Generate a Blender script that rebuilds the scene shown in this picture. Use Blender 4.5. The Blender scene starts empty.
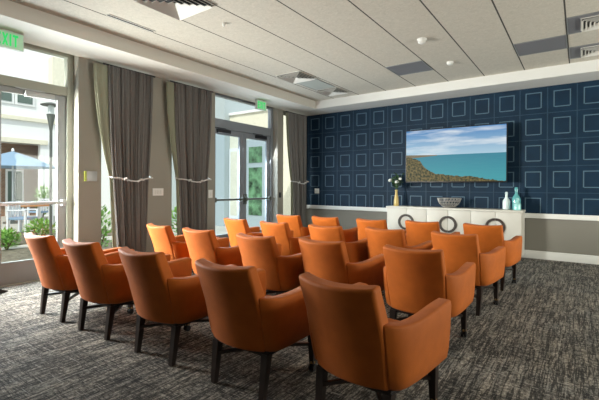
import bpy, bmesh, math, random
from mathutils import Vector, Matrix, noise
random.seed(7)
SC = bpy.context.scene
C = SC.collection
PI = math.pi

# ------------------------------------------------------------------ materials
def mat(name, col, rough=.6, metal=0., sheen=0., noise_amt=0., nscale=8., bump=0., bscale=60., coat=0., emit=None, estr=0., spec=None):
    m = bpy.data.materials.new(name); m.use_nodes = True
    nt = m.node_tree; b = nt.nodes['Principled BSDF']
    b.inputs['Base Color'].default_value = (*col, 1)
    b.inputs['Roughness'].default_value = rough
    b.inputs['Metallic'].default_value = metal
    b.inputs['Sheen Weight'].default_value = sheen
    b.inputs['Coat Weight'].default_value = coat
    if spec is not None: b.inputs['Specular IOR Level'].default_value = spec
    if emit: 
        b.inputs['Emission Color'].default_value = (*emit, 1); b.inputs['Emission Strength'].default_value = estr
    tc = nt.nodes.new('ShaderNodeTexCoord')
    if noise_amt:
        n = nt.nodes.new('ShaderNodeTexNoise'); n.inputs['Scale'].default_value = nscale; n.inputs['Detail'].default_value = 4
        nt.links.new(tc.outputs['Object'], n.inputs['Vector'])
        r = nt.nodes.new('ShaderNodeMapRange'); r.inputs[1].default_value = .3; r.inputs[2].default_value = .7
        r.inputs[3].default_value = 1 - noise_amt; r.inputs[4].default_value = 1 + noise_amt
        nt.links.new(n.outputs['Fac'], r.inputs[0])
        mx = nt.nodes.new('ShaderNodeVectorMath'); mx.operation = 'SCALE'; mx.inputs[0].default_value = col
        nt.links.new(r.outputs[0], mx.inputs['Scale']); nt.links.new(mx.outputs[0], b.inputs['Base Color'])
    if bump:
        n = nt.nodes.new('ShaderNodeTexNoise'); n.inputs['Scale'].default_value = bscale; n.inputs['Detail'].default_value = 3
        nt.links.new(tc.outputs['Object'], n.inputs['Vector'])
        bp = nt.nodes.new('ShaderNodeBump'); bp.inputs['Strength'].default_value = bump; bp.inputs['Distance'].default_value = .01
        nt.links.new(n.outputs['Fac'], bp.inputs['Height']); nt.links.new(bp.outputs[0], b.inputs['Normal'])
    return m

def glass_mat(name, tint=(1, 1, 1), refl=.08):
    m = bpy.data.materials.new(name); m.use_nodes = True; nt = m.node_tree; nt.nodes.clear()
    o = nt.nodes.new('ShaderNodeOutputMaterial'); t = nt.nodes.new('ShaderNodeBsdfTransparent'); t.inputs[0].default_value = (*tint, 1)
    g = nt.nodes.new('ShaderNodeBsdfGlossy'); g.inputs['Roughness'].default_value = .03
    f = nt.nodes.new('ShaderNodeFresnel'); f.inputs[0].default_value = 1.35
    x = nt.nodes.new('ShaderNodeMixShader')
    ge = nt.nodes.new('ShaderNodeNewGeometry'); mu = nt.nodes.new('ShaderNodeMath'); mu.operation = 'MULTIPLY'; iv = nt.nodes.new('ShaderNodeMath'); iv.operation = 'SUBTRACT'; iv.inputs[0].default_value = 1
    nt.links.new(ge.outputs['Backfacing'], iv.inputs[1]); nt.links.new(f.outputs[0], mu.inputs[0]); nt.links.new(iv.outputs[0], mu.inputs[1])
    nt.links.new(mu.outputs[0], x.inputs[0]); nt.links.new(t.outputs[0], x.inputs[1]); nt.links.new(g.outputs[0], x.inputs[2]); nt.links.new(x.outputs[0], o.inputs[0])
    return m

M = {}
M['leather'] = mat('orange_velvet', (.46, .112, .013), .6, sheen=.04, spec=.18, noise_amt=.10, nscale=9, bump=.12, bscale=260)
M['piping'] = mat('orange_piping', (.66, .19, .055), .5)
M['dark_wood'] = mat('espresso_wood', (.022, .013, .010), .35, noise_amt=.25, nscale=14)
M['black'] = mat('black_plastic', (.012, .012, .013), .35)
M['brass'] = mat('brass', (.65, .45, .2), .3, metal=1)
M['wall'] = mat('taupe_paint', (.30, .285, .245), .85, noise_amt=.03, nscale=2, bump=.03, bscale=150)
M['wainscot'] = mat('dark_taupe_paint', (.20, .187, .158), .85)
M['white_trim'] = mat('white_trim', (.72, .71, .68), .45)
M['navy'] = mat('navy_panel', (.0045, .0205, .044), .6, spec=.2, noise_amt=.18, nscale=5)
M['navy_line'] = mat('navy_seam', (.022, .050, .080), .5, spec=.2)
M['blue_line'] = mat('blue_inlay', (.075, .130, .175), .5, spec=.2)
M['soffit'] = mat('soffit_paint', (.66, .63, .57), .8)
M['alu'] = mat('brushed_aluminium', (.27, .28, .28), .45, metal=.35)
M['alu_dark'] = mat('door_aluminium_grey', (.28, .30, .33), .4, metal=.3)
M['alu_pale'] = mat('pale_frame', (.36, .37, .31), .5, metal=.1)
M['closer'] = mat('closer_bronze', (.03, .03, .035), .4, metal=.4)
M['silver'] = mat('silver_metal', (.42, .43, .43), .45, metal=.4)
M['glass'] = glass_mat('clear_glass', (.95, .98, .97))
M['frost'] = glass_mat('tinted_glass', (.88, .95, .98))
M['curtain'] = mat('grey_drape', (.165, .157, .150), .8, sheen=.1, noise_amt=.06, nscale=20)
M['lining'] = mat('cream_lining', (.26, .265, .19), .8)
M['tieback'] = mat('tieback_cord', (.62, .61, .60), .5)
M['plate'] = mat('white_plate', (.78, .77, .74), .4)
M['cabinet'] = mat('cream_lacquer', (.56, .535, .48), .45, noise_amt=.03, nscale=4)
M['ring'] = mat('dark_ring_wood', (.03, .017, .012), .5, noise_amt=.4, nscale=20)
M['seam'] = mat('dark_gap', (.03, .03, .03), .9)
M['gold'] = mat('yellow_glaze', (.58, .42, .13), .3, coat=.3)
M['leaf'] = mat('leaf_green', (.035, .085, .03), .5, noise_amt=.4, nscale=12)
M['leaf_light'] = mat('leaf_light_green', (.20, .40, .08), .55, noise_amt=.4, nscale=6)
M['flower'] = mat('white_petal', (.85, .85, .80), .5)
M['wire'] = mat('silver_wire', (.50, .47, .44), .35, metal=.6)
M['teal_glass'] = mat('teal_ceramic', (.10, .36, .38), .15, coat=.6)
M['aqua_glass'] = mat('aqua_ceramic', (.28, .62, .60), .15, coat=.6)
M['pale_glass'] = mat('pale_ceramic', (.62, .72, .72), .15, coat=.6)
M['grey_panel'] = mat('grey_panel', (.17, .17, .185), .6)
M['pale_panel'] = mat('pale_lens', (.40, .42, .39), .5)
M['vent_white'] = mat('vent_white', (.60, .58, .54), .6)
M['vent_dark'] = mat('vent_dark', (.03, .03, .03), .8)
M['lime'] = mat('lime_plastic', (.50, .58, .10), .4)
M['display'] = mat('grey_display', (.38, .41, .42), .3)
M['sign_body'] = mat('sign_housing', (.60, .62, .58), .4)
M['sign_face'] = mat('sign_face', (.42, .62, .45), .4, emit=(.30, .62, .36), estr=.25)
M['sign_green'] = mat('sign_green', (.02, .45, .10), .4, emit=(.01, .62, .13), estr=.75)
M['rubber'] = mat('rubber', (.015, .015, .015), .7)
# outside
M['ext_white'] = mat('white_render', (.80, .80, .79), .9)
M['ext_cream'] = mat('cream_render', (.72, .68, .55), .9, noise_amt=.05)
M['ext_pane'] = mat('green_grey_pane', (.10, .14, .12), .15)
M['umbrella'] = mat('pale_blue_canvas', (.22, .33, .46), .8)
M['post'] = mat('lamp_post_grey', (.09, .10, .09), .5)
M['lens'] = mat('lamp_lens', (.65, .70, .70), .3)
M['paving'] = mat('pale_concrete', (.50, .48, .43), .9, noise_amt=.1, nscale=2)
M['mulch'] = mat('mulch', (.16, .14, .10), .95, noise_amt=.5, nscale=14, bump=.5, bscale=40)
M['patio_white'] = mat('patio_white', (.7, .72, .75), .5)
M['patio_wood'] = mat('patio_teak', (.45, .22, .09), .6)
M['siding_grey'] = mat('grey_siding', (.40, .45, .46), .8)
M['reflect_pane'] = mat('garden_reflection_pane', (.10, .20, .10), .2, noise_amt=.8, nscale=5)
M['bark'] = mat('bark', (.16, .10, .06), .9, noise_amt=.4, nscale=20)

def brick_mat():
    m = mat('brown_brick', (.2, .13, .09), .9); nt = m.node_tree; b = nt.nodes['Principled BSDF']
    tc = nt.nodes.new('ShaderNodeTexCoord'); sx = nt.nodes.new('ShaderNodeSeparateXYZ'); cx = nt.nodes.new('ShaderNodeCombineXYZ')
    br = nt.nodes.new('ShaderNodeTexBrick'); br.inputs['Scale'].default_value = 4
    br.inputs['Color1'].default_value = (.20, .115, .075, 1); br.inputs['Color2'].default_value = (.27, .17, .11, 1); br.inputs['Mortar'].default_value = (.3, .25, .2, 1)
    nt.links.new(tc.outputs['Object'], sx.inputs[0]); nt.links.new(sx.outputs[1], cx.inputs[0]); nt.links.new(sx.outputs[2], cx.inputs[1])
    nt.links.new(cx.outputs[0], br.inputs['Vector']); nt.links.new(br.outputs['Color'], b.inputs['Base Color'])
    return m
M['brick'] = brick_mat()

def N(nt, kind, **kw):
    n = nt.nodes.new(kind)
    for k, v in kw.items(): setattr(n, k, v)
    return n
def math_node(nt, op, a, b=None, clamp=False):
    n = nt.nodes.new('ShaderNodeMath'); n.operation = op; n.use_clamp = clamp
    for i, v in enumerate((a, b)):
        if v is None: continue
        if isinstance(v, (int, float)): n.inputs[i].default_value = v
        else: nt.links.new(v, n.inputs[i])
    return n.outputs[0]
def mixc(nt, fac, a, b):
    n = nt.nodes.new('ShaderNodeMix'); n.data_type = 'RGBA'
    for s, v in ((0, fac), (6, a), (7, b)):
        if isinstance(v, (int, float)): n.inputs[s].default_value = v
        elif isinstance(v, tuple): n.inputs[s].default_value = (*v, 1)
        else: nt.links.new(v, n.inputs[s])
    return n.outputs[2]

def ceiling_mat():
    m = mat('ceiling_planks', (.6, .58, .53), .9); nt = m.node_tree; b = nt.nodes['Principled BSDF']
    tc = N(nt, 'ShaderNodeTexCoord'); sx = N(nt, 'ShaderNodeSeparateXYZ'); nt.links.new(tc.outputs['Object'], sx.inputs[0])
    u = math_node(nt, 'DIVIDE', math_node(nt, 'ADD', sx.outputs[0], 20 * .61 + .148), .61)
    fr = math_node(nt, 'FRACT', u)
    d = math_node(nt, 'ABSOLUTE', math_node(nt, 'SUBTRACT', fr, .5))
    line = math_node(nt, 'GREATER_THAN', d, .486)
    n = N(nt, 'ShaderNodeTexNoise'); n.inputs['Scale'].default_value = 22; n.inputs['Detail'].default_value = 5; n.inputs['Roughness'].default_value = .7; n.inputs['Distortion'].default_value = 1.5
    nt.links.new(tc.outputs['Object'], n.inputs['Vector'])
    base = mixc(nt, n.outputs['Fac'], (.37, .34, .285), (.69, .64, .555))
    col = mixc(nt, line, base, (.055, .05, .045))
    nt.links.new(col, b.inputs['Base Color'])
    bp = N(nt, 'ShaderNodeBump'); bp.inputs['Strength'].default_value = .35; bp.inputs['Distance'].default_value = .01
    nt.links.new(n.outputs['Fac'], bp.inputs['Height']); nt.links.new(bp.outputs[0], b.inputs['Normal'])
    return m
M['ceiling'] = ceiling_mat()

def carpet_mat():
    m = mat('woven_carpet', (.1, .1, .1), .95); nt = m.node_tree; b = nt.nodes['Principled BSDF']
    b.inputs['Specular IOR Level'].default_value = .25
    tc = N(nt, 'ShaderNodeTexCoord')
    def nz(scale, sc, detail=3, rough=.6):
        mp = N(nt, 'ShaderNodeMapping'); mp.inputs['Scale'].default_value = scale
        nt.links.new(tc.outputs['Object'], mp.inputs[0])
        n = N(nt, 'ShaderNodeTexNoise'); n.inputs['Scale'].default_value = sc; n.inputs['Detail'].default_value = detail; n.inputs['Roughness'].default_value = rough
        nt.links.new(mp.outputs[0], n.inputs['Vector']); return n.outputs['Fac']
    def ramp(f, a, bb):
        r = N(nt, 'ShaderNodeMapRange'); r.inputs[1].default_value = a; r.inputs[2].default_value = bb; nt.links.new(f, r.inputs[0]); return r.outputs[0]
    long_ = nz((9, .8, 1), 2.0, 5, .75); blotch = nz((1, .7, 1), 2.3, 3); fine = nz((1, .8, 1), 42, 3, .85); patch = nz((2.6, 1.3, 1), 2.6, 4, .7)
    cross = nz((3.0, 34, 1), 2.0, 4, .75); ty = nz((17, 1.1, 1), 1.4, 4, .65); tx = nz((2.4, 30, 1), 1.4, 3, .6); lt = nz((52, .9, 1), 1.3, 3); lx = nz((3.5, 46, 1), 1.1, 2)
    def line(f_, w_):
        return math_node(nt, 'LESS_THAN', math_node(nt, 'ABSOLUTE', math_node(nt, 'SUBTRACT', f_, .5)), w_)
    base = mixc(nt, ramp(long_, .34, .66), (.090, .086, .082), (.52, .45, .365))
    base = mixc(nt, math_node(nt, 'MULTIPLY', ramp(cross, .45, .65), .32), base, (.34, .325, .30))
    base = mixc(nt, math_node(nt, 'MULTIPLY', ramp(patch, .50, .62), .28), base, (.05, .053, .058))
    base = mixc(nt, math_node(nt, 'MULTIPLY', ramp(blotch, .50, .70), .35), base, (.10, .13, .16))
    base = mixc(nt, ramp(fine, .45, .59), mixc(nt, .60, base, (.012, .012, .013)), mixc(nt, .25, base, (.62, .59, .53)))
    base = mixc(nt, math_node(nt, 'MULTIPLY', line(ty, .035), .75), base, (.012, .012, .013))
    base = mixc(nt, math_node(nt, 'MULTIPLY', math_node(nt, 'MULTIPLY', line(tx, .03), ramp(patch, .42, .5)), .75), base, (.014, .014, .015))
    base = mixc(nt, math_node(nt, 'MULTIPLY', ramp(lt, .60, .68), .28), base, (.56, .53, .48))
    base = mixc(nt, math_node(nt, 'MULTIPLY', ramp(lx, .66, .70), .4), base, (.60, .57, .52))
    nt.links.new(base, b.inputs['Base Color'])
    bp = N(nt, 'ShaderNodeBump'); bp.inputs['Strength'].default_value = .7; bp.inputs['Distance'].default_value = .01
    nt.links.new(fine, bp.inputs['Height']); nt.links.new(bp.outputs[0], b.inputs['Normal'])
    return m
M['carpet'] = carpet_mat()

def screen_mat():
    # a seascape shown on a television: u,v run 0..1 over the screen
    m = bpy.data.materials.new('seascape_screen'); m.use_nodes = True; nt = m.node_tree; b = nt.nodes['Principled BSDF']
    b.inputs['Base Color'].default_value = (.008, .008, .008, 1); b.inputs['Roughness'].default_value = .5; b.inputs['Specular IOR Level'].default_value = .15
    tc = N(nt, 'ShaderNodeTexCoord'); sx = N(nt, 'ShaderNodeSeparateXYZ'); nt.links.new(tc.outputs['UV'], sx.inputs[0])
    u, v = sx.outputs[0], sx.outputs[1]
    def nz(sc, su=1, sv=1, det=5, rot=0):
        mp = N(nt, 'ShaderNodeMapping'); mp.inputs['Scale'].default_value = (su, sv, 1); mp.inputs['Rotation'].default_value = (0, 0, rot)
        nt.links.new(tc.outputs['UV'], mp.inputs[0])
        n = N(nt, 'ShaderNodeTexNoise'); n.inputs['Scale'].default_value = sc; n.inputs['Detail'].default_value = det
        nt.links.new(mp.outputs[0], n.inputs['Vector']); return n.outputs['Fac']
    def ramp(f, a, bb, c=0., d=1.):
        r = N(nt, 'ShaderNodeMapRange'); r.inputs[1].default_value = a; r.inputs[2].default_value = bb; r.inputs[3].default_value = c; r.inputs[4].default_value = d
        nt.links.new(f, r.inputs[0]); return r.outputs[0]
    sky = mixc(nt, ramp(v, .5, 1), (.42, .62, .74), (.06, .23, .52))
    sky = mixc(nt, ramp(nz(1.6, 1.2, 4.5, 6, -.25), .46, .70), sky, (.78, .84, .88))
    sea = mixc(nt, ramp(v, .1, .5), (.045, .31, .37), (.03, .20, .30))
    sea = mixc(nt, math_node(nt, 'MULTIPLY', nz(6, 1, 14), .3), sea, (.12, .45, .48))
    fc = N(nt, 'ShaderNodeFloatCurve'); cv = fc.mapping.curves[0]
    pts = [(0, .485), (.08, .455), (.15, .40), (.20, .29), (.28, .18), (.40, .13), (.55, .10), (.70, .085), (.85, .035), (1, .0)]
    cv.points[0].location = pts[0]; cv.points[1].location = pts[-1]
    for p in pts[1:-1]: cv.points.new(*p)
    fc.mapping.update(); nt.links.new(u, fc.inputs['Value'])
    edge = math_node(nt, 'ADD', fc.outputs[0], math_node(nt, 'MULTIPLY', math_node(nt, 'SUBTRACT', nz(18, 2, 1), .5), .07))
    land_f = math_node(nt, 'GREATER_THAN', edge, v)
    land = mixc(nt, ramp(nz(26, 1.8, 1), .38, .68), (.022, .032, .010), (.22, .16, .055))
    far = math_node(nt, 'MULTIPLY', math_node(nt, 'LESS_THAN', u, .34), math_node(nt, 'MULTIPLY', math_node(nt, 'LESS_THAN', v, math_node(nt, 'SUBTRACT', .523, math_node(nt, 'MULTIPLY', u, .05))), math_node(nt, 'GREATER_THAN', v, math_node(nt, 'ADD', .45, math_node(nt, 'MULTIPLY', u, .13)))))
    col = mixc(nt, math_node(nt, 'GREATER_THAN', v, .505), sea, sky)
    col = mixc(nt, far, col, (.20, .16, .10)); col = mixc(nt, land_f, col, land)
    nt.links.new(col, b.inputs['Emission Color']); b.inputs['Emission Strength'].default_value = .95
    return m
M['screen'] = screen_mat()

# ------------------------------------------------------------------ mesh helpers
def box(bm, x0, x1, y0, y1, z0, z1, bev=0.):
    r = bmesh.ops.create_cube(bm, size=1)
    vs = r['verts']
    for v in vs:
        v.co = Vector(((x0 + x1) / 2 + v.co.x * (x1 - x0), (y0 + y1) / 2 + v.co.y * (y1 - y0), (z0 + z1) / 2 + v.co.z * (z1 - z0)))
    if bev:
        es = list({e for v in vs for e in v.link_edges})
        bmesh.ops.bevel(bm, geom=es, offset=bev, segments=2, affect='EDGES', profile=.6)
def tube(bm, pts, rad, seg=8, closed=False, cap=True):
    pts = [Vector(p) for p in pts]; n = len(pts); rings = []
    rads = rad if isinstance(rad, (list, tuple)) else [rad] * n
    up = Vector((0, 0, 1))
    for i, p in enumerate(pts):
        a = pts[i - 1] if (i or closed) else p; b = pts[(i + 1) % n] if (i < n - 1 or closed) else p
        t = (b - a).normalized(); s = t.cross(up)
        if s.length < .05: s = t.cross(Vector((1, 0, 0)))
        s.normalize(); w = s.cross(t)
        rings.append([bm.verts.new(p + (s * math.cos(2 * PI * k / seg) + w * math.sin(2 * PI * k / seg)) * rads[i]) for k in range(seg)])
    for i in range(n if closed else n - 1):
        A, B = rings[i], rings[(i + 1) % n]
        for k in range(seg): bm.faces.new((A[k], A[(k + 1) % seg], B[(k + 1) % seg], B[k]))
    if cap and not closed: bm.faces.new(rings[0][::-1]); bm.faces.new(rings[-1])
def lathe(bm, prof, seg=20, c=(0, 0, 0), axis='z'):
    rings = []
    for r, z in prof:
        ring = []
        for k in range(seg):
            a = 2 * PI * k / seg; x, y = r * math.cos(a), r * math.sin(a)
            p = (x, y, z) if axis == 'z' else ((z, x, y) if axis == 'x' else (x, z, y))
            ring.append(bm.verts.new((p[0] + c[0], p[1] + c[1], p[2] + c[2])))
        rings.append(ring)
    for A, B in zip(rings, rings[1:]):
        for k in range(seg): bm.faces.new((A[k], A[(k + 1) % seg], B[(k + 1) % seg], B[k]))
    bm.faces.new(rings[0][::-1]); bm.faces.new(rings[-1])
def hexa(bm, bot, top):
    b = [bm.verts.new(p) for p in bot]; t = [bm.verts.new(p) for p in top]
    bm.faces.new(b[::-1]); bm.faces.new(t)
    for k in range(4): bm.faces.new((b[k], b[(k + 1) % 4], t[(k + 1) % 4], t[k]))
def obj(name, bm, m, parent=None, smooth=True, ang=35, kind=None, loc=None):
    bmesh.ops.recalc_face_normals(bm, faces=bm.faces)
    me = bpy.data.meshes.new(name); bm.to_mesh(me); bm.free()
    me.materials.append(M[m] if isinstance(m, str) else m)
    if smooth:
        me.shade_smooth(); me.set_sharp_from_angle(angle=math.radians(ang))
    o = bpy.data.objects.new(name, me); C.objects.link(o)
    if loc: o.location = loc
    if parent: o.parent = parent
    if kind: o['kind'] = kind
    return o
def bx(name, m, parent, *b, bev=0., kind=None):
    bm = bmesh.new(); box(bm, *b, bev=bev); return obj(name, bm, m, parent, kind=kind)
def tag(o, label, cat, group=None, kind=None):
    o['label'] = label; o['category'] = cat
    if group: o['group'] = group
    if kind: o['kind'] = kind
    return o
def thing(name, label, cat, loc=(0, 0, 0), rz=0, group=None):
    o = bpy.data.objects.new(name, None); C.objects.link(o); o.location = loc; o.rotation_euler = (0, 0, rz); o.empty_display_size = .1
    return tag(o, label, cat, group)
def struct(name, bm, m, parent=None, **k): return obj(name, bm, m, parent, kind='structure', **k)
def sempty(name, loc=(0, 0, 0)):
    o = bpy.data.objects.new(name, None); C.objects.link(o); o.location = loc; o['kind'] = 'structure'; return o
def copy_tree(o, parent=None):
    c = o.copy(); C.objects.link(c); c.parent = parent
    for ch in list(o.children): copy_tree(ch, c)
    return c

# ------------------------------------------------------------------ room
L = -5.608; D = 8.05; ZT = 3.025; ZC = 3.2; RX = 3.6; RY = -2.6; SX = -4.9; SY = 7.43
bm = bmesh.new(); box(bm, L - .25, RX + .2, RY - .2, D + .25, -.12, 0); struct('floor', bm, 'carpet', smooth=False)
bm = bmesh.new(); box(bm, L - .25, RX + .2, RY - .2, D + .25, ZC, ZC + .15); struct('ceiling', bm, 'ceiling', smooth=False)
bm = bmesh.new(); box(bm, L, SX, RY, D, ZT, ZC); struct('trim_1', bm, 'soffit', smooth=False)          # soffit along the window wall
bm = bmesh.new(); box(bm, SX, RX, SY, D, ZT, ZC); struct('trim_2', bm, 'white_trim', smooth=False)      # soffit along the back wall
DOORS = ((.715, 2.585), (5.06, 6.94)); WINS = ((2.90, 3.58), (4.10, 4.84), (7.15, 7.85))
bm = bmesh.new(); y = RY - .2
ops = sorted([(a, b, 0) for a, b in DOORS] + [(a, b, 1) for a, b in WINS])
for a, b, w in ops:
    box(bm, L - .25, L, y, a, 0, ZC)
    if w: box(bm, L - .25, L, a, b, 0, .10)
    box(bm, L - .25, L, a, b, 3.0 if w else 3.085, ZC); y = b
box(bm, L - .25, L, y, D + .25, 0, ZC); struct('wall_left', bm, 'wall', smooth=False)
bm = bmesh.new(); box(bm, L, RX + .2, D + .01, D + .25, 0, ZC); struct('wall_back', bm, 'wainscot', smooth=False)
bm = bmesh.new(); box(bm, L, RX + .2, RY - .2, RY, 0, ZC); struct('wall_front', bm, 'wall', smooth=False)
RW = ((2.2, 4.2), (5.0, 6.8))
bm = bmesh.new(); y = RY
for a, b in RW:
    box(bm, RX, RX + .2, y, a, 0, ZC); box(bm, RX, RX + .2, a, b, 0, .3); box(bm, RX, RX + .2, a, b, 2.6, ZC); y = b
box(bm, RX, RX + .2, y, D, 0, ZC); struct('wall_right', bm, 'wall', smooth=False)
def window(name, x, y0, y1, z0, z1, m='alu_pale', mull=1):
    w = sempty(name, (x, (y0 + y1) / 2, z0)); hy = (y1 - y0) / 2; h = z1 - z0
    bm = bmesh.new(); t = .05
    box(bm, -.03, .03, -hy, -hy + t, 0, h); box(bm, -.03, .03, hy - t, hy, 0, h)
    box(bm, -.03, .03, -hy + t, hy - t, 0, t); box(bm, -.03, .03, -hy + t, hy - t, h - t, h)
    for k in range(1, mull): yy = -hy + 2 * hy * k / mull; box(bm, -.03, .03, yy - .025, yy + .025, t, h - t)
    obj('window_frame', bm, m, w, smooth=False)
    bx('window_glass', 'glass', w, -.004, .004, -hy + t, hy - t, t, h - t)
for i, (a, b) in enumerate(WINS): window('window_%d' % (i + 1), L - .12, a, b, .10, 3.0)
for i, (a, b) in enumerate(RW): window('window_%d' % (i + 4), RX + .1, a, b, .3, 2.6, 'alu', 2)

# wall panelling, rail, baseboards
bm = bmesh.new(); box(bm, L, RX, D, D + .01, .76, ZT); pn = struct('trim_3', bm, 'navy', smooth=False)
S = .4216; RR = .4649; X0 = -5.1085
bm = bmesh.new()
xs = [X0 + k * S for k in range(-1, 21)]; xs = [x for x in xs if L < x < RX]
for x in xs: box(bm, x - .008, x + .008, D - .004, D, .80, ZT)
for k in range(1, 5):
    z = ZT - k * RR
    for a, b in zip([L] + xs, xs + [RX]): box(bm, a + .006, b - .006, D - .004, D, z - .006, z + .006)
obj('panel_seam', bm, 'navy_line', pn, smooth=False)
bm = bmesh.new()
for a in [X0 - S] + xs[1:]:
    for k in range(5):
        zc = ZT - (k + .5) * RR; hx, hz, t = .116, .135, .0085
        cx = a + S / 2 
        z0 = max(zc - hz, .80)
        if cx + hx > RX or cx - hx < L: continue
        for sx in (-1, 1): box(bm, cx + sx * hx - t, cx + sx * hx + t, D - .006, D, z0, zc + hz + t)
        box(bm, cx - hx + t, cx + hx - t, D - .006, D, zc + hz - t, zc + hz + t)
        if zc - hz > .80: box(bm, cx - hx + t, cx + hx - t, D - .006, D, zc - hz - t, zc - hz + t)
obj('inlay_square', bm, 'blue_line', pn, smooth=False)
bm = bmesh.new(); box(bm, L, RX, D - .035, D + .01, .715, .80, bev=.006); struct('trim_4', bm, 'white_trim')
def baseboard(name, *b):
    bm = bmesh.new(); box(bm, *b, bev=.006); struct(name, bm, 'white_trim')
baseboard('baseboard_back', L + .02, RX, D - .02, D + .01, 0, .14)
bb = [RY, .80, 2.62, 2.90, 3.58, 4.10, 4.84, 5.06, 6.93, D - .02]
bm = bmesh.new()
for a, b in ((RY, .70), (2.60, 5.045), (6.955, D - .02)): box(bm, L, L + .018, a, b, 0, .14, bev=.005)
struct('baseboard_left', bm, 'white_trim')
bm = bmesh.new(); box(bm, RX - .018, RX, RY, D - .02, 0, .14, bev=.005); struct('baseboard_right', bm, 'white_trim')

# storefront doors
def door(name, y0, y1, fm, lm, barm, closerm, barz, glassm, J, ST, hb, ht, gt):
    # a pair of glazed leaves in a frame set back in the wall, with a transom light above
    dr = sempty(name, (L - .177, (y0 + y1) / 2, 0)); h = (y1 - y0) / 2; x0, x1 = -.06, .035
    bm = bmesh.new()
    box(bm, x0, x1, -h, -h + J, 0, 3.085); box(bm, x0, x1, h - J, h, 0, 3.085)
    box(bm, x0, x1, -h + J, h - J, 3.02, 3.085); box(bm, x0, x1 - .01, -h + J, h - J, hb, ht)
    box(bm, x0, x1, -h + J, h - J, 0, .012)
    obj('door_frame', bm, fm, dr, smooth=False)
    bx('transom_glass', 'glass', dr, -.02, -.012, -h + J, h - J, ht, 3.02)
    for s in (-1, 1):
        a, b = (-h + J + .004, -.003) if s < 0 else (.003, h - J - .004)
        bm = bmesh.new(); lx0, lx1 = -.045, 0
        box(bm, lx0, lx1, a, a + ST, .015, hb - .006); box(bm, lx0, lx1, b - ST, b, .015, hb - .006)
        box(bm, lx0, lx1, a + ST, b - ST, .015, .29); box(bm, lx0, lx1, a + ST, b - ST, gt, hb - .006)
        lf = obj('door_leaf', bm, lm, dr, smooth=False)
        bx('door_glass', glassm, lf, -.026, -.018, a + ST, b - ST, .29, gt)
        bm = bmesh.new()
        box(bm, .035, .065, a + .06, b - .06, barz - .02, barz + .02, bev=.006)
        for yy in (a + .045, b - .045): box(bm, 0, .07, yy - .03, yy + .03, barz - .045, barz + .045, bev=.008)
        obj('push_bar', bm, barm, lf)
        bm = bmesh.new()
        c0, c1 = (b - .50, b - .16) if s > 0 else (a + .12, a + .46)
        box(bm, 0, .06, c0, c1, hb - .095, hb - .02, bev=.008); box(bm, .036, .048, (c0 + c1) / 2 - .28, (c0 + c1) / 2 + .05, hb - .012, hb + .002)
        obj('door_closer', bm, closerm, lf)
        if s > 0: bx('lock_case', barm, lf, 0, .05, a + .01, a + .07, barz - .11, barz + .11, bev=.006)
    return dr
door('door_1', .715, 2.585, 'alu_pale', 'alu', 'silver', 'silver', 1.02, 'glass', .08, .105, 2.486, 2.608, 2.413)
door('door_2', 5.06, 6.94, 'alu_dark', 'alu_dark', 'post', 'closer', .985, 'frost', .07, .10, 2.40, 2.58, 2.28)

# ------------------------------------------------------------------ curtains
def pleats(bm, path, x0, z0, z1, amp, npl, nz=26, hem=None, thick=.012):
    n = npl * 8; rows = []
    for j in range(nz + 1):
        t = j / nz; yl, yr = path(z0 + (z1 - z0) * t)
        row = []
        for side in (0, 1):
            r = []
            for i in range(n + 1):
                s = i / n; ph = 2 * PI * npl * s
                zb = z0 + (hem * s if hem else 0); z = zb + (z1 - zb) * t
                w = math.sin(ph + .5 * math.sin(ph * .37 + 1)) * amp * (.75 + .25 * math.sin(ph * .21 + 2))
                a2 = amp * .25 * math.sin(ph * 2.3 + z * 1.3)
                x = x0 + w + a2 + .03 * math.sin(PI * s) - (thick if side else 0)
                r.append(bm.verts.new((x, yl + (yr - yl) * s + .012 * math.sin(ph * 2), z)))
            row.append(r)
        rows.append(row)
    for j in range(nz):
        for side in (0, 1):
            A, B = rows[j][side], rows[j + 1][side]
            for i in range(n): bm.faces.new((A[i], A[i + 1], B[i + 1], B[i]))
        for i in (0, n): bm.faces.new((rows[j][0][i], rows[j][1][i], rows[j + 1][1][i], rows[j + 1][0][i]))
    for j in (0, nz):
        for i in range(n): bm.faces.new((rows[j][0][i], rows[j][0][i + 1], rows[j][1][i + 1], rows[j][1][i]))
def interp(pts, z):
    for (a, va), (b, vb) in zip(pts, pts[1:]):
        if z <= b: 
            t = max(0, (z - a) / (b - a)); t = t * t * (3 - 2 * t) ; return va + (vb - va) * t
    return pts[-1][1]
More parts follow.
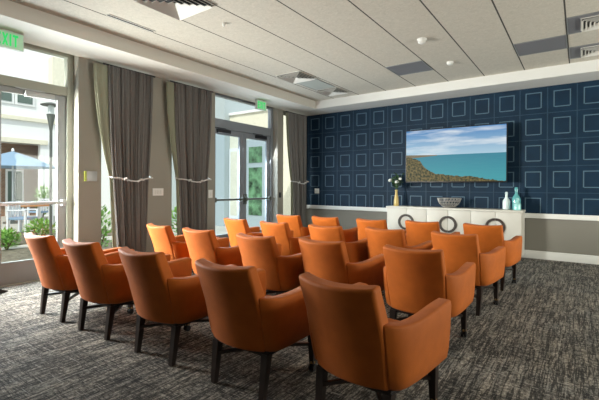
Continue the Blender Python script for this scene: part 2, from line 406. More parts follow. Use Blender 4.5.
def curtain(label, y_top, tie, y_bot, lin_top, npl=16):
    t = thing('curtain', label, 'curtain', (0, 0, 0), 0, 'grey drapes on the window wall')
    XC = L + .13; zt = 1.37
    left = [(.1, y_bot[0]), (zt, tie[0]), (3.0, y_top[0])]; right = [(.1, y_bot[1]), (zt, tie[1]), (3.0, y_top[1])]
    def lerp(pts, z, k=1.0):
        if z <= zt: s = (z - .1) / (zt - .1); return pts[0][1] + (pts[1][1] - pts[0][1]) * s
        s = ((z - zt) / (3.0 - zt)); s = 1 - (1 - s) ** 1.8; return pts[1][1] + (pts[2][1] - pts[1][1]) * s
    bm = bmesh.new(); pleats(bm, lambda z: (lerp(left, z), lerp(right, z)), XC, .12, 2.97, .026, npl, hem=.12)
    obj('drape', bm, 'curtain', t, ang=60)
    lt = [(.1, y_bot[0] - .05), (zt, tie[0] - .03), (3.0, lin_top)]
    bm = bmesh.new(); pleats(bm, lambda z: (lerp(lt, z), lerp(left, z) + .03), XC - .03, .14, 2.96, .008, 2, thick=.008)
    obj('lining', bm, 'lining', t, ang=60)
    bm = bmesh.new(); pts = []
    for k in range(15):
        s = k / 14; pts.append((XC + .055 + .02 * math.sin(PI * s), tie[0] - .03 + (tie[1] - tie[0] + .06) * s, zt - .035 * math.sin(PI * s) + .012 * math.sin(9 * s)))
    pts = [(XC - .04, pts[0][1] - .01, zt + .02)] + pts + [(XC - .04, pts[-1][1] + .01, zt + .03)]
    tube(bm, pts, .011, 8)
    kx, ky, kz = pts[5]; 
    for a in (0, .8): tube(bm, [(kx + .02, ky - .03, kz - .02 + a * .03), (kx + .035, ky, kz + .02), (kx + .02, ky + .03, kz - .02)], .012, 6)
    kx, ky, kz = pts[10]; tube(bm, [(kx + .015, ky - .04, kz - .02), (kx + .03, ky, kz + .02), (kx + .015, ky + .06, kz + .01)], .016, 6)
    obj('tieback', bm, 'tieback', t)
    bm = bmesh.new(); tube(bm, [(XC - .02, y_top[0] - .06, 2.985), (XC - .02, y_top[1] + .05, 2.985)], .012, 8)
    obj('curtain_track', bm, 'closer', t)
curtain('grey pleated drape tied back, nearest the left glass door', (2.93, 3.65), (3.00, 3.58), (3.08, 3.54), 2.74)
curtain('grey pleated drape tied back, just left of the double doors', (4.05, 4.86), (4.14, 4.77), (4.20, 4.76), 3.92)
curtain('grey pleated drape tied back in the corner by the navy wall', (7.16, 7.93), (7.34, 7.90), (7.38, 7.90), 7.12, 10)

# small wall fittings
def plate(label, x, y, z, w, h, face='x', name='wall_plate', toggles=1, group=None, m='plate'):
    t = thing(name, label, 'switch', (x, y, z), 0 if face == 'x' else -PI / 2, group)
    bx('cover_plate', m, t, 0, .008, -w / 2, w / 2, -h / 2, h / 2, bev=.003)
    bm = bmesh.new()
    for k in range(toggles):
        yy = (k - (toggles - 1) / 2) * .045; box(bm, .008, .014, yy - .015, yy + .015, -.032, .032, bev=.002)
    obj('rocker', bm, 'white_trim' if m == 'plate' else 'black', t)
plate('wide white switch plate on the taupe wall between the two tied curtains', L, 3.835, 1.155, .20, .12, toggles=3)
plate('single white rounded plate beside the double glass doors', L, 4.95, 1.11, .10, .15)
plate('white square switch plate on the navy panelled wall', -5.256, D, 1.15, .13, .12, face='y', toggles=2)
plate('small dark wall plate between the double doors and corner curtain', L, 7.03, 1.06, .08, .12, m='closer')
t = thing('wall_control', 'flat grey control panel with lime left edge on the wall by the left door', 'control panel', (L, 2.76, 1.385))
bx('display', 'display', t, 0, .02, -.07, .075, -.07, .07, bev=.003); bx('lime_edge', 'lime', t, 0, .021, -.10, -.07, -.07, .07, bev=.003)

# exit signs
LET = {'E': [(0, 0, .22, 1), (.22, 0, .75, .2), (.22, .4, .65, .6), (.22, .8, .75, 1)], 'I': [(0, 0, .26, 1)], 'T': [(.27, 0, .51, .8), (0, .8, .78, 1)]}
def exit_sign(label, y0, w=.30):
    t = thing('exit_sign', label, 'sign', (-5.3, y0 + w / 2, ZT), 0, 'exit signs under the soffit')
    bx('housing', 'sign_body', t, -.06, -.012, -w / 2, w / 2, -.205, -.01, bev=.004)
    bx('mount', 'sign_body', t, -.055, -.02, -.05, .05, -.012, 0)
    f = bx('sign_face', 'sign_face', t, -.012, -.008, -w / 2 + .008, w / 2 - .008, -.20, -.018)
    bm = bmesh.new(); h = .135; z0 = -.178; x = -.008; cur = -w / 2 + .03; sc = .07
    def q(a, b, c, d): # rectangle in letter cell
        box(bm, x, x + .003, cur + a * sc, cur + c * sc, z0 + b * h, z0 + d * h)
    for ch in 'EXIT':
        if ch == 'X':
            for s in (0, 1):
                a0, a1 = (0, .58) if s == 0 else (.58, 0)
                lo = [(x, cur + a0 * sc, z0), (x + .003 + s * .0005, cur + a0 * sc, z0), (x + .003 + s * .0005, cur + (a0 + .24) * sc, z0), (x, cur + (a0 + .24) * sc, z0)]
                hi = [(p[0], p[1] + (a1 - a0) * sc, z0 + h) for p in lo]
                hexa(bm, lo, hi)
            cur += .070
        else:
            for r in LET[ch]: q(*r)
            cur += {'E': .066, 'I': .032, 'T': .06}[ch]
    obj('lettering', bm, 'sign_green', f, smooth=False)
exit_sign('green EXIT sign hanging from the soffit above the left glass door', 1.525, .31)
exit_sign('green EXIT sign hanging from the soffit above the far double glass doors', 5.90, .30)

# ------------------------------------------------------------------ ceiling fittings
def diffuser(label, x, y, s, grp=None, dirs=4):
    t = thing('ceiling_vent', label, 'vent', (x, y, ZC), 0, 'louvred air vents in the ceiling')
    bx('backing', 'vent_dark', t, -s / 2 + .01, s / 2 - .01, -s / 2 + .01, s / 2 - .01, -.004, 0)
    bm = bmesh.new(); n = 5
    for k in range(n):
        a = s / 2 * (1 - k / n); b = a - s / 2 / n * .62
        zi, zo = -.008, -.034
        # four sloping blades between square rings: outer high, inner low
        for q in range(4):
            rot = Matrix.Rotation(q * PI / 2, 3, 'Z')
            P = [rot @ Vector(p) for p in ((-a, -a, zo), (a, -a, zo), (b, -b, zi), (-b, -b, zi))]
            P2 = [p + Vector((0, 0, .003)) for p in P]
            hexa(bm, P, P2)
    obj('louvre', bm, 'vent_white', t, smooth=False)
    bm = bmesh.new(); f = s / 2 + .012
    for q in range(4):
        rot = Matrix.Rotation(q * PI / 2, 3, 'Z')
        P = [rot @ Vector(p) for p in ((-f, -f, -.01), (f, -f, -.01), (s / 2, -s / 2, -.01), (-s / 2, -s / 2, -.01))]
        hexa(bm, P, [p + Vector((0, 0, .0098)) for p in P])
    obj('flange', bm, 'vent_white', t, smooth=False)
diffuser('large louvred ceiling vent, nearest, at the top of the photo', -3.49, 2.58, .56)
diffuser('louvred ceiling vent near the window side, nearer of the pair beside a pale panel', -4.10, 5.58, .50)
diffuser('louvred ceiling vent in the far left corner, beyond the pale panel', -4.10, 6.83, .46)
def cpanel(label, x0, x1, y0, y1, m, name='ceiling_panel'):
    t = thing(name, label, 'ceiling panel', ((x0 + x1) / 2, (y0 + y1) / 2, ZC)); a, b = (x1 - x0) / 2, (y1 - y0) / 2
    bx('panel_face', m, t, -a + .012, a - .012, -b + .012, b - .012, -.006, 0)
    bm = bmesh.new(); box(bm, -a, a, -b, -b + .012, -.009, 0); box(bm, -a, a, b - .012, b, -.009, 0); box(bm, -a, -a + .012, -b + .012, b - .012, -.009, 0); box(bm, a - .012, a, -b + .012, b - .012, -.009, 0)
    obj('panel_frame', bm, 'alu', t, smooth=False)
XS = lambda k: -.148 + .61 * k
cpanel('pale unlit ceiling panel between two louvred vents', -4.33, -3.87, 5.86, 6.56, 'pale_panel')
cpanel('flat grey square ceiling panel, left one, above the navy wall', XS(-4) + .005, XS(-3) - .005, 5.96, 6.54, 'grey_panel')
cpanel('flat grey square ceiling panel, middle one, above the television end', XS(-1) + .005, XS(0) - .005, 6.0, 6.58, 'grey_panel')
cpanel('grey square ceiling panel holding a vent, nearer one at the right edge', XS(0) + .005, XS(1) - .005, 5.42, 6.0, 'grey_panel')
cpanel('grey square ceiling panel holding a vent, farther one at the right edge', XS(0) + .005, XS(1) - .005, 6.58, 7.16, 'grey_panel')
def vent_on_panel(label, x, y):
    diffuser(label, x, y, .38)
    for o in C.objects:
        if o.name.startswith('ceiling_vent') and o.type == 'EMPTY' and abs(o.location.x - x) < 1e-4 and abs(o.location.y - y) < 1e-4: o.location.z = ZC - .007
vent_on_panel('louvred vent set in the nearer grey ceiling panel at the right edge', XS(0) + .34, 5.71)
vent_on_panel('louvred vent set in the farther grey ceiling panel at the right edge', XS(0) + .34, 6.87)
t = thing('slot_vent', 'long narrow slot vent in the ceiling near the windows', 'vent', (-4.375, 2.63, ZC))
bx('slot', 'vent_dark', t, -.018, .018, -.29, .29, -.004, 0)
bm = bmesh.new(); box(bm, -.03, -.018, -.30, .30, -.008, 0); box(bm, .018, .03, -.30, .30, -.008, 0); obj('slot_edge', bm, 'vent_white', t, smooth=False)
def detector(label, x, y, r, h=.045, name='smoke_detector', cat='smoke detector'):
    t = thing(name, label, cat, (x, y, ZC))
    bm = bmesh.new(); lathe(bm, [(r, 0), (r, -.012), (r * .95, -.018)], 20); obj('base_ring', bm, 'white_trim', t)
    bm = bmesh.new(); lathe(bm, [(r * .8, -.018), (r * .8, -h * .8), (r * .55, -h), (r * .1, -h - .004)], 20); obj('sensor_dome', bm, 'white_trim', t)
detector('round white smoke detector, larger and nearer, on the ceiling', -1.701, 5.108, .062, .06)
detector('round white smoke detector, farther one, near the navy wall', -1.655, 6.292, .055)
detector('tiny white sprinkler disc on the ceiling right of the large vent', -3.463, 3.259, .022, .04, 'ceiling_sprinkler', 'sprinkler')

# ------------------------------------------------------------------ chairs
def yb(z): 
    if z < .56: return -.235 - .075 * (z - .27) / .29
    return -.31 - .085 * (z - .56) / .235
def wz(z): return .229 if z > .5 else .216 + .013 * max(0, (z - .27)) / .23
def make_chair():
    t = thing('armchair', '', 'chair')
    # backrest
    bm = bmesh.new(); nu, nv = 12, 14; F, Bk = [], []
    for j in range(nv + 1):
        v = j / nv; fr, br = [], []
        for i in range(nu + 1):
            u = -1 + 2 * i / nu
            ztop = .784 + .014 * u * u; z = .285 + (ztop - .285) * v
            yo = yb(z) - .055 * (1 - u * u) + .004
            th = .105 if z < .5 else .105 - .022 * (z - .5) / .3
            edge = .004 if (j == nv) else 0
            half = wz(z)
            br.append(bm.verts.new((u * (half - .003), yo + edge, z - (0 if j < nv else 0))))
            fr.append(bm.verts.new((u * (half - .012), yo + th - edge, z + (.012 if j == nv else 0))))
        F.append(fr); Bk.append(br)
    for j in range(nv):
        for G in (F, Bk):
            for i in range(nu): bm.faces.new((G[j][i], G[j][i + 1], G[j + 1][i + 1], G[j + 1][i]))
        for i in (0, nu): bm.faces.new((F[j][i], Bk[j][i], Bk[j + 1][i], F[j + 1][i]))
    for j in (0, nv):
        for i in range(nu): bm.faces.new((F[j][i], F[j][i + 1], Bk[j][i + 1], Bk[j][i]))
    bmesh.ops.recalc_face_normals(bm, faces=bm.faces)
    back = obj('backrest', bm, 'leather', t, ang=50)
    md = back.modifiers.new('b', 'BEVEL'); md.width = .016; md.segments = 4; md.limit_method = 'ANGLE'; md.angle_limit = math.radians(40)
    # arms
    base = [(.227, -.308, 0), (.258, -.278, .10), (.283, -.235, .22), (.299, -.17, .34), (.307, -.08, .46), (.310, .01, .58), (.311, .09, .70), (.311, .17, .82), (.310, .24, .92), (.309, .306, 1)]
    tops = [.622, .617, .611, .606, .605, .608, .615, .621, .624, .625]
    for s in (-1, 1):
        bm = bmesh.new(); rings = []
        for i, ((x, y, q), zt) in enumerate(zip(base, tops)):
            a = base[max(0, i - 1)]; b = base[min(len(base) - 1, i + 1)]
            tx, ty = b[0] - a[0], b[1] - a[1]; l = math.hypot(tx, ty); nx, ny = -ty / l, tx / l      # inward normal (toward x=0)
            if nx > 0: nx, ny = -nx, -ny
            w = max(0, 1 - q / .45); th = .086
            ring = []
            zs = [(.285, .022), (.305, .004), (.36, 0), (.46, 0), (zt - .03, 0), (zt - .003, .004), (zt, .02), (zt - .001, th - .016), (zt - .012, th), (.42, th), (.285, th)]
            for z, inn in zs:
                taper = .945 + .055 * min(1, max(0, (z - .285) / .26)) ** .7
                dy = w * (yb(min(z, .57)) - yb(.57))
                px = (x * taper if inn < th or z > .41 else x * .80) + nx * inn; py = y + dy + ny * inn
                if q > .8: py -= .016 * (1 - taper) / .055
                ring.append(bm.verts.new((s * px, py, z)))
            rings.append(ring)
        n = len(rings[0])
        for A, B in zip(rings, rings[1:]):
            for k in range(n): bm.faces.new((A[k], A[(k + 1) % n], B[(k + 1) % n], B[k]))
        bm.faces.new(rings[0]); bm.faces.new(rings[-1][::-1])
        arm = obj('armrest', bm, 'leather', t, ang=50)
        md = arm.modifiers.new('b', 'BEVEL'); md.width = .008; md.segments = 2; md.limit_method = 'ANGLE'; md.angle_limit = math.radians(50)
    bm = bmesh.new(); box(bm, -.200, .200, -.235, .278, .286, .36, bev=.01); obj('seat_base', bm, 'leather', t)
    bm = bmesh.new(); box(bm, -.215, .215, -.225, .300, .355, .445, bev=.03); obj('seat', bm, 'leather', t, ang=60)
    bm = bmesh.new(); box(bm, -.222, .222, -.225, .272, .256, .286, bev=.004); obj('seat_frame', bm, 'dark_wood', t)
    for sx in (-1, 1):
        for sy in (-1, 1):
            bm = bmesh.new(); zb = 0 if sy < 0 else .052
            fx, fy = sx * (.199 if sy < 0 else .228), sy * (.240 if sy < 0 else .256); tx, ty = sx * (.203 if sy < 0 else .226), sy * (.205 if sy < 0 else .252); a, b = .0165, .024
            hexa(bm, [(fx - a, fy - a, zb), (fx + a, fy - a, zb), (fx + a, fy + a, zb), (fx - a, fy + a, zb)], [(tx - b, ty - b, .27), (tx + b, ty - b, .27), (tx + b, ty + b, .27), (tx - b, ty + b, .27)])
            lg = obj('leg', bm, 'dark_wood', t, smooth=False)
            if sy > 0:
                bm = bmesh.new()
                for e in (-1, 1): lathe(bm, [(.012, -.009), (.024, -.008), (.026, 0), (.024, .008), (.012, .009)], 14, (fx + e * .013, fy, .0262), 'x')
                lathe(bm, [(.008, .024), (.008, .058)], 8, (fx, fy, 0)); obj('caster', bm, 'black', lg)
                bm = bmesh.new(); lathe(bm, [(.019, .052), (.019, .068)], 12, (fx, fy, 0)); obj('ferrule', bm, 'brass', lg)
    for s in (-1, 1):   # crossed stretchers
        bm = bmesh.new(); P = []
        for k in range(13):
            q = -1 + 2 * k / 12; P.append((q * (.19 if q < 0 else .215) * s, q * (.225 if q < 0 else .24), .165 + (.020 if s > 0 else .0) + .012 * (1 - q * q)))
        for a, b in zip(P, P[1:]):
            d = Vector(b) - Vector(a); nrm = Vector((-d.y, d.x, 0)).normalized() * .011; up = Vector((0, 0, .010))
            A, Bq = Vector(a), Vector(b)
            hexa(bm, [A - nrm - up, A + nrm - up, A + nrm + up, A - nrm + up], [Bq - nrm - up, Bq + nrm - up, Bq + nrm + up, Bq - nrm + up])
        obj('stretcher', bm, 'dark_wood', t, smooth=False)
    return t
POS = {'A1': (-4.06, 1.872, 2.0), 'A2': (-3.33, 1.895, 3.0), 'A3': (-2.515, 1.925, 2.0), 'A4': (-1.695, 1.95, 1), 'A5': (-.915, 1.99, -6),
       'B1': (-3.94, 3.08, -7), 'B2': (-3.265, 3.07, -1.1), 'B3': (-2.445, 3.06, -1.9), 'B4': (-1.77, 3.155, -3), 'B5': (-1.01, 3.20, 0),
       'C1': (-3.885, 4.27, -8), 'C2': (-3.145, 4.20, -4.0), 'C3': (-2.40, 4.225, -2.9), 'C4': (-1.71, 4.36, -5), 'C5': (-.975, 4.38, -6),
       'D1': (-3.79, 5.33, -2), 'D2': (-3.125, 5.365, -1.1), 'D3': (-2.36, 5.385, -3.8), 'D4': (-1.695, 5.53, -3.0), 'D5': (-.94, 5.55, -5)}
ROWN = {'A': 'row nearest the camera', 'B': 'second row from the camera', 'C': 'third row from the camera', 'D': 'far row by the sideboard'}
COLN = ['window end', 'second from the windows', 'middle one', 'second from the right', 'right end']
chair0 = make_chair()
for i, (k, (x, y, a)) in enumerate(POS.items()):
    c = chair0 if i == 0 else copy_tree(chair0)
    c.location = (x, y, 0); c.rotation_euler = (0, 0, math.radians(a))
    c['label'] = 'orange upholstered armchair at the %s of the %s' % (COLN[int(k[1]) - 1], ROWN[k[0]]) if int(k[1]) in (1, 5) else 'orange upholstered armchair, %s in the %s' % (COLN[int(k[1]) - 1], ROWN[k[0]])
    c['group'] = 'orange armchairs in four rows'

# ------------------------------------------------------------------ television
t = thing('television', 'large flat television on the navy wall showing a seaside coast', 'television', (-1.985, D, 1.88))
TY = -.27; w, h = 1.83 / 2, .51
bx('bezel', 'black', t, -w - .015, w + .015, TY, TY + .05, -h - .022, h + .015, bev=.006)
bx('rear_housing', 'black', t, -.6, .6, TY + .05, TY + .09, -.35, .35, bev=.01)
bx('wall_bracket', 'black', t, -.3, .3, TY + .09, 0, -.2, .2, bev=.01)
me = bpy.data.meshes.new('screen'); me.from_pydata([(-w, TY - .002, -h), (w, TY - .002, -h), (w, TY - .002, h), (-w, TY - .002, h), (-w, TY + .004, -h), (w, TY + .004, -h), (w, TY + .004, h), (-w, TY + .004, h)], [], [(0, 1, 2, 3), (5, 4, 7, 6), (0, 4, 5, 1), (1, 5, 6, 2), (2, 6, 7, 3), (3, 7, 4, 0)])
uv = me.uv_layers.new(name='UVMap')
for p in me.polygons:
    for li in p.loop_indices:
        co = me.vertices[me.loops[li].vertex_index].co; uv.data[li].uv = ((co.x + w) / (2 * w), (co.z + h) / (2 * h))
me.materials.append(M['screen']); o = bpy.data.objects.new('screen', me); C.objects.link(o); o.parent = t

# ------------------------------------------------------------------ sideboard
t = thing('sideboard', 'long cream sideboard with dark ring handles against the navy wall', 'sideboard', (-2.025, 7.82, 0))
hw = 1.235; fy = -.20
bm = bmesh.new(); box(bm, -hw + .01, hw - .01, fy + .02, .20, .07, .825, bev=.004); obj('carcass', bm, 'cabinet', t)
bm = bmesh.new(); box(bm, -hw, hw, fy - .015, .215, .825, .862, bev=.005); obj('worktop', bm, 'cabinet', t)
bx('plinth', 'dark_wood', t, -hw + .05, hw - .05, fy + .05, .18, 0, .07)
dw = (2 * hw - .04) / 6
for k in range(6):
    x0 = -hw + .02 + k * dw
    bm = bmesh.new(); box(bm, x0 + .0025, x0 + dw - .0025, fy - .002, fy + .02, .085, .82, bev=.003)
    d = obj('door', bm, 'cabinet', t)
    right = k % 2 == 0       # half ring on the edge shared with its neighbour
    cx = x0 + dw if right else x0
    bm = bmesh.new(); n = 16; pr_ = []
    for q in range(n + 1):
        a = PI / 2 + PI * q / n if right else -PI / 2 + PI * q / n
        pr_.append(a)
    e = -.004 if right else .004
    for a, b in zip(pr_, pr_[1:]):
        def P(an, r, yy): return (cx + e + r * math.cos(an), fy - .002 + yy, .555 + r * math.sin(an))
        hexa(bm, [P(a, .115, 0), P(b, .115, 0), P(b, .158, 0), P(a, .158, 0)], [P(a, .115, -.022), P(b, .115, -.022), P(b, .158, -.022), P(a, .158, -.022)])
    bmesh.ops.remove_doubles(bm, verts=bm.verts, dist=.0005)
    obj('handle', bm, 'ring', d, smooth=False)
SBT = .862
# vase with flowers
t = thing('vase', 'slim yellow vase on the left end of the sideboard', 'vase', (-3.115, 7.80, SBT))
bm = bmesh.new(); lathe(bm, [(.050, 0), (.055, .02), (.050, .10), (.040, .18), (.026, .25), (.024, .30), (.032, .335), (.026, .335)], 24); obj('vase_body', bm, 'gold', t)
t = thing('bouquet', 'dark leafy bouquet with white blooms standing in the yellow vase', 'flowers', (-3.115, 7.80, SBT + .338))
bm = bmesh.new(); stems = []
for k in range(13):
    a = k * 2.4; r = .05 + .10 * random.random(); zt = .12 + .20 * random.random()
    p = (r * math.cos(a), r * math.sin(a), zt); stems.append(p); tube(bm, [(0, 0, -.004), (p[0] * .3, p[1] * .3, zt * .6), p], .004, 5)
obj('stem', bm, 'leaf', t)
bm = bmesh.new()
def leaf(bm, p, d, l, w, up=.0):
    p = Vector(p); d = Vector(d).normalized(); s = d.cross(Vector((0, 0, 1)))
    s = s.normalized() if s.length > .05 else Vector((1, 0, 0)); n_ = s.cross(d) * .12 * w
    A = [p, p + d * l * .35 + s * w, p + d * l, p + d * l * .35 - s * w]
    t_ = n_.normalized() * .0015
    lo = [bm.verts.new(q - t_) for q in A]; hi = [bm.verts.new(q + t_) for q in A]
    bm.faces.new(lo[::-1]); bm.faces.new(hi)
    for k in range(4): bm.faces.new((lo[k], lo[(k + 1) % 4], hi[(k + 1) % 4], hi[k]))
for k in range(190):
    s_ = random.choice(stems); q = random.uniform(.35, 1.15); p = [c * q + random.uniform(-.03, .03) for c in s_]
    p[2] = max(p[2], .02)
    leaf(bm, p, (random.uniform(-1, 1), random.uniform(-1, 1), random.uniform(-.2, .9)), random.uniform(.05, .09), random.uniform(.014, .024))
obj('foliage', bm, 'leaf', t, smooth=False)
for (dx, dy, dz, r) in ((-.115, -.05, .195, .042), (.045, -.10, .16, .040), (.09, -.02, .225, .032)):
    bm = bmesh.new(); bmesh.ops.create_icosphere(bm, subdivisions=3, radius=r)
    for v in bm.verts:
        n_ = noise.noise(v.co * 55); v.co *= 1 + .22 * n_; v.co.z *= .8
        v.co += Vector((dx, dy, dz))
    obj('bloom', bm, 'flower', t)
# wire bowl
t = thing('wire_bowl', 'open silver wire bowl in the middle of the sideboard', 'bowl', (-2.05, 7.80, SBT))
bm = bmesh.new(); prof = [(.085, .006), (.125, .03), (.175, .075), (.20, .125), (.215, .18)]
for k in range(44):
    a = 2 * PI * k / 44; tw = .35 * (1 if k % 2 else -1)
    tube(bm, [(r * math.cos(a + tw * i / 4), r * math.sin(a + tw * i / 4), z) for i, (r, z) in enumerate(prof)], .0042, 5)
for (r, z) in prof[::1]:
    tube(bm, [(r * math.cos(2 * PI * k / 36), r * math.sin(2 * PI * k / 36), z) for k in range(36)], .005, 6, closed=True)
obj('wire_basket', bm, 'wire', t)
bm = bmesh.new(); lathe(bm, [(.07, 0), (.078, .004), (.078, .010), (.02, .012)], 24); obj('foot', bm, 'silver', t)
def bottle(label, x, y, h, r, m, stopper=True):
    t = thing('bottle', label, 'bottle', (x, y, SBT), 0, 'glazed bottles on the sideboard')
    bm = bmesh.new()
    lathe(bm, [(r * .85, 0), (r, .01), (r, h * .45), (r * .93, h * .52), (r * .45, h * .66), (r * .32, h * .72), (r * .32, h * .86), (r * .42, h * .88), (r * .42, h * .91), (r * .2, h * .91)], 24)
    obj('bottle_body', bm, m, t)
    bm = bmesh.new(); lathe(bm, [(r * .22, h * .908), (r * .36, h * .93), (r * .40, h * .965), (r * .22, h)], 16); obj('stopper', bm, m, t)
bottle('pale whitish bottle, leftmost of three on the sideboard', -1.065, 7.80, .315, .062, 'pale_glass')
bottle('tall dark teal bottle, tallest of three on the sideboard', -.918, 7.86, .40, .072, 'teal_glass')
bottle('short aqua bottle in front of the tall teal one', -.885, 7.71, .215, .060, 'aqua_glass')

# black wedge on the floor by the left door
t = thing('door_stop', 'small black rubber door stop on the carpet by the left glass door', 'door stop', (L + .14, 1.66, 0), .5)
bm = bmesh.new(); hexa(bm, [(-.03, -.08, 0), (.03, -.08, 0), (.03, .07, 0), (-.03, .07, 0)], [(-.028, -.075, .07), (.028, -.075, .07), (.028, .06, .012), (-.028, .06, .012)]); obj('wedge', bm, 'rubber', t, smooth=False)

# ------------------------------------------------------------------ courtyard
bm = bmesh.new(); box(bm, -40, L - .26, -16, 26, -.16, -.06); struct('courtyard_paving', bm, 'paving', smooth=False)
bm = bmesh.new()
for (x0, x1, y0, y1) in ((-9.3, -6.2, 1.4, 4.9), (-7.6, -6.2, 5.2, 8.6), (-12.6, -10.0, 2.6, 6.0)): box(bm, x0, x1, y0, y1, -.06, -.03)
struct('planting_bed', bm, 'mulch', smooth=False)
FX = -19.
b = thing('courtyard_building', 'bright white building across the courtyard with a brick ground floor', 'building', (FX, 7, -.06))
def off(y0, y1, z0, z1, x0=0., x1=.05): return (x0, x1, y0 - 7, y1 - 7, z0 + .06, z1 + .06)
bx('upper_wall', 'ext_white', b, *off(-4, 22, 3.05, 9, -4, .5)); bx('brick_wall', 'brick', b, *off(-4, 22, -.06, 3.05, -4, -.9))
bx('side_wall', 'ext_white', b, *off(7.0, 22, -.06, 3.05, .25, .5)); bx('ledge', 'ext_cream', b, *off(-4, 22, 3.90, 4.05, .5, .62)); bx('lintel', 'ext_cream', b, *off(-4, 7.25, 2.98, 3.16, .5, .60))
bx('gable', 'ext_cream', b, *off(7.3, 9.6, 5.2, 6.7, .5, .9))
for (y0, y1, z0, z1) in ((5.1, 5.95, 4.6, 5.55), (6.15, 6.68, 4.6, 5.55), (3.6, 4.5, 4.6, 5.55)):
    bm = bmesh.new(); q = off(y0 - .08, y1 + .08, z0 - .08, z1 + .08, .5, .56)
    box(bm, *q); f = obj('window', bm, 'ext_white', b, smooth=False)
    bx('pane', 'ext_pane', f, *off(y0, y1, z0, (z0 + z1) / 2 - .03, .56, .58)); bx('pane', 'ext_pane', f, *off(y0, y1, (z0 + z1) / 2 + .03, z1, .56, .58))
bm = bmesh.new(); box(bm, *off(6.19, 6.85, -.06, 1.95, -.9, -.82)); f = obj('patio_door', bm, 'ext_white', b, smooth=False)
bx('pane', 'ext_pane', f, *off(6.26, 6.49, .1, 1.86, -.82, -.80)); bx('pane', 'ext_pane', f, *off(6.55, 6.78, .1, 1.86, -.82, -.80))
# wing seen through the double doors
wg = thing('building_wing', 'pale grey building wing seen through the far double doors', 'building', (-9.5, 9.2, -.06))
def ow(x0, x1, z0, z1, y0=0., y1=.05): return (x0 + 9.5, x1 + 9.5, y0, y1, z0 + .06, z1 + .06)
bx('grey_siding', 'siding_grey', wg, *ow(-13, -9.47, -.06, 5, -.25, 3)); bx('tan_siding', 'ext_cream', wg, *ow(-9.47, -5.9, -.06, 3.60, 0, 3))
bx('coping', 'ext_white', wg, *ow(-9.47, -5.9, 3.60, 3.68, -.06, 3))
bm = bmesh.new(); box(bm, *ow(-8.75, -7.80, -.02, 2.75, -.06, 0)); f = obj('door', bm, 'siding_grey', wg, smooth=False)
bx('pane', 'reflect_pane', f, *ow(-8.55, -8.0, .35, 1.85, -.075, -.06)); bx('pane', 'reflect_pane', f, *ow(-8.55, -8.0, 2.0, 2.5, -.075, -.06))
bm = bmesh.new(); box(bm, *ow(-9.45, -9.02, .2, 2.5, -.05, 0)); f = obj('window', bm, 'ext_white', wg, smooth=False)
bx('pane', 'ext_cream', f, *ow(-9.38, -9.1, .3, 2.4, -.06, -.05))
# umbrella
t = thing('patio_umbrella', 'pale blue open patio umbrella in the courtyard', 'umbrella', (-16.0, 5.2, -.06))
bm = bmesh.new(); R_, za, ze = 1.4, 2.50, 1.96; n = 8; th = .02
ap = bm.verts.new((0, 0, za)); ap2 = bm.verts.new((0, 0, za - th)); o1, o2, m1, m2 = [], [], [], []
for k in range(n * 4):
    a = 2 * PI * k / (n * 4); sc = 1 - .05 * abs(math.sin(a * n / 2)); 
    for lst, rr, zz in ((m1, .5, za - .24), (m2, .5, za - .24 - th), (o1, 1, ze), (o2, 1, ze - th)): lst.append(bm.verts.new((R_ * rr * sc * math.cos(a), R_ * rr * sc * math.sin(a), zz)))
m_ = n * 4
for k in range(m_):
    j = (k + 1) % m_
    bm.faces.new((ap, m1[k], m1[j])); bm.faces.new((m1[k], o1[k], o1[j], m1[j])); bm.faces.new((ap2, m2[j], m2[k])); bm.faces.new((m2[k], m2[j], o2[j], o2[k])); bm.faces.new((o1[k], o2[k], o2[j], o1[j]))
obj('canopy', bm, 'umbrella', t, ang=20)
bm = bmesh.new(); tube(bm, [(0, 0, 0), (0, 0, za - .03)], .03, 10); obj('pole', bm, 'patio_white', t)
bm = bmesh.new(); lathe(bm, [(.04, za - .01), (.05, za + .03), (.03, za + .09), (.005, za + .11)], 12); obj('finial', bm, 'patio_white', t)
bm = bmesh.new(); lathe(bm, [(.28, 0), (.28, .05), (.06, .08), (.045, .3)], 20); obj('base', bm, 'post', t)
# lamp post
t = thing('lamp_post', 'slim grey courtyard lamp post with a flat cap', 'street lamp', (-9.25, 3.70, -.06))
bm = bmesh.new(); tube(bm, [(0, 0, 0), (0, 0, 2.55)], .028, 10); obj('post', bm, 'post', t)
bm = bmesh.new(); lathe(bm, [(.09, 0), (.09, .04), (.04, .10)], 16); obj('base', bm, 'post', t)
bm = bmesh.new(); lathe(bm, [(.03, 2.5), (.04, 2.6), (.085, 2.84), (.05, 2.85)], 16); obj('collar', bm, 'post', t)
bm = bmesh.new(); lathe(bm, [(.055, 2.85), (.055, 3.03)], 16); obj('lens', bm, 'lens', t)
bm = bmesh.new(); lathe(bm, [(.19, 3.03), (.20, 3.04), (.10, 3.08), (.02, 3.10)], 24); obj('cap', bm, 'post', t)
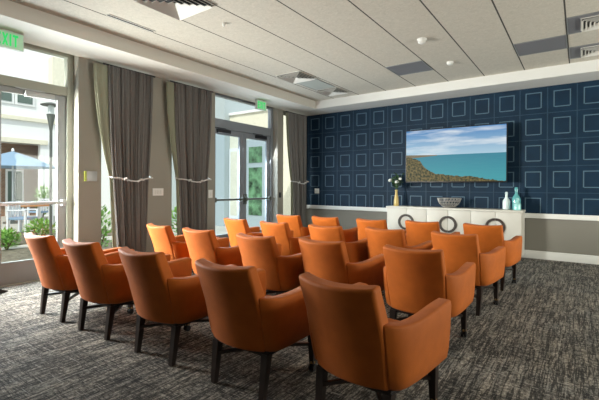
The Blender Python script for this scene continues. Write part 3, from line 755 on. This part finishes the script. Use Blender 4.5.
# patio furniture
t = thing('patio_table', 'low teak-topped patio table in the courtyard', 'table', (-13.6, 4.85, -.06))
bm = bmesh.new(); box(bm, -.45, .45, -.45, .45, .68, .73, bev=.01); obj('tabletop', bm, 'patio_wood', t)
for sx in (-1, 1):
    for sy in (-1, 1): bx('leg', 'patio_white', t, sx * .4 - .025, sx * .4 + .025, sy * .4 - .025, sy * .4 + .025, 0, .68)
def patio_chair(label, x, y, rz):
    t = thing('patio_chair', label, 'chair', (x, y, -.06), rz, 'white patio chairs in the courtyard')
    bx('seat', 'umbrella', t, -.25, .25, -.25, .25, .40, .46, bev=.01)
    bm = bmesh.new(); box(bm, -.25, .25, .22, .26, .82, .88)
    for k in range(5): xx = -.2 + k * .1; box(bm, xx - .02, xx + .02, .225, .255, .46, .82)
    obj('backrest', bm, 'patio_white', t, smooth=False)
    for sx in (-1, 1):
        bx('armrest', 'patio_white', t, sx * .26 - .03, sx * .26 + .03, -.25, .25, .64, .67)
        for sy in (-1, 1): bx('leg', 'patio_white', t, sx * .24 - .025, sx * .24 + .025, sy * .23 - .025, sy * .23 + .025, 0, .64)
patio_chair('white patio chair in the courtyard, nearer the glass door', -12.2, 4.2, 2.2)
patio_chair('white patio chair in the courtyard, beyond the table', -14.8, 5.6, -1.2)
def shrub(label, x, y, w, h, m='leaf_light', n=260, ls=.10, trunk=0.):
    t = thing('shrub', label, 'shrub', (x, y, -.05), 0, 'green shrubs outside the glass')
    bm = bmesh.new()
    for k in range(5):
        a = k * 1.25; tube(bm, [(0, 0, 0), (.25 * w * math.cos(a), .25 * w * math.sin(a), trunk + h * .5)], .012, 5)
    obj('stem', bm, 'bark', t)
    bm = bmesh.new()
    for k in range(n):
        while 1:
            p = Vector((random.uniform(-1, 1), random.uniform(-1, 1), random.uniform(-1, 1)))
            if p.length < 1: break
        q = Vector((p.x * w / 2, p.y * w / 2, trunk + h / 2 + p.z * h / 2 * .9)); d = Vector((p.x, p.y, p.z * .5 + .5))
        leaf(bm, q, d + Vector((random.uniform(-.6, .6), random.uniform(-.6, .6), 0)), ls, ls * .28)
    obj('foliage', bm, m, t, smooth=False)
shrub('round light green shrub in front of the patio table', -10.5, 3.98, .65, .50)
shrub('low green shrub nearest the left pane of the glass door', -9.3, 2.92, .4, .42)
shrub('green shrub beside the lamp post', -10.7, 4.75, .4, .62)
shrub('tall green shrub by the brick wall across the courtyard', -17.6, 6.75, .6, 1.3, n=220, ls=.16)
shrub('spiky dark green plant close to the glass door', -8.0, 3.28, .4, .32, 'leaf', 110, .14)
shrub('leafy green shrub outside the window behind the left curtain', -7.0, 3.55, .6, 1.0)
shrub('leafy green shrub outside the window left of the double doors', -7.3, 5.6, .5, .95)
t = thing('sapling', 'thin bare sapling trunk in the bed by the glass door', 'tree', (-9.6, 2.75, -.05))
bm = bmesh.new(); tube(bm, [(0, 0, 0), (.02, .01, .6), (-.01, .03, 1.3), (.02, .05, 2.0)], [.05, .042, .035, .02], 8); obj('trunk', bm, 'bark', t)

# ------------------------------------------------------------------ light
def area(name, loc, direction, sx, sy, power, col=(1, 1, 1), spread=PI):
    l = bpy.data.lights.new(name, 'AREA'); l.shape = 'RECTANGLE'; l.size = sx; l.size_y = sy; l.energy = power; l.color = col; l.spread = spread
    o = bpy.data.objects.new(name, l); C.objects.link(o); o.location = loc
    o.rotation_euler = Vector(direction).to_track_quat('-Z', 'Z').to_euler(); return o
COOL = (.90, .96, 1.0); WARM = (1, .94, .84)
area('daylight_left_door', (L - .38, 1.65, 1.4), (1, .25, -.35), 1.6, 2.4, 210, (.84, .93, 1))
area('sunlit_courtyard_glare', (L - .40, 1.05, 1.45), (.6, .8, -.12), .7, 1.7, 310, (1, .95, .88), math.radians(110))
area('daylight_double_doors', (L - .38, 6.0, 1.4), (1, -.1, -.3), 1.7, 2.4, 105, COOL)
for i, (a, b_) in enumerate(WINS): area('daylight_narrow_window', (L - .30, (a + b_) / 2, 1.55), (1, 0, 0), b_ - a - .1, 2.7, 32, COOL)
for i, (a, b_) in enumerate(RW): area('daylight_right_window', (RX + .3, (a + b_) / 2, 1.45), (-1, -.05, -.05), b_ - a - .1, 2.2, (100, 230)[i], WARM)
sl = bpy.data.lights.new('sun', 'SUN'); sl.energy = 3.4; sl.angle = .01; sl.color = (1, .96, .88)
so = bpy.data.objects.new('sun', sl); C.objects.link(so); so.rotation_euler = Vector((-.55, .8, -1.0)).to_track_quat('-Z', 'Z').to_euler()
wd = bpy.data.worlds.new('World'); SC.world = wd; wd.use_nodes = True
bg = wd.node_tree.nodes['Background']; bg.inputs[0].default_value = (.88, .94, 1, 1); bg.inputs[1].default_value = 1.3

# ------------------------------------------------------------------ camera
f, yaw, pitch, roll, sy_ = 390.46, -.6232, -.0049, .0047, -11.26
cd = bpy.data.cameras.new('camera'); co = bpy.data.objects.new('camera', cd); C.objects.link(co); SC.camera = co
F = Vector((math.sin(yaw) * math.cos(pitch), math.cos(yaw) * math.cos(pitch), math.sin(pitch))); r = Vector((math.cos(yaw), -math.sin(yaw), 0)); u = r.cross(F)
r2 = r * math.cos(roll) + u * math.sin(roll); u2 = u * math.cos(roll) - r * math.sin(roll)
mt = Matrix((r2, u2, -F)).transposed().to_4x4(); mt.translation = (0, 0, 1.25); co.matrix_world = mt
cd.sensor_width = 36; cd.lens = f / 599 * 36; cd.shift_y = sy_ / 599; cd.clip_start = .05; cd.clip_end = 200
SC.view_settings.view_transform = 'Standard'; SC.view_settings.look = 'None'; SC.view_settings.exposure = 0; SC.view_settings.gamma = 1; SC.view_settings.use_curve_mapping = False
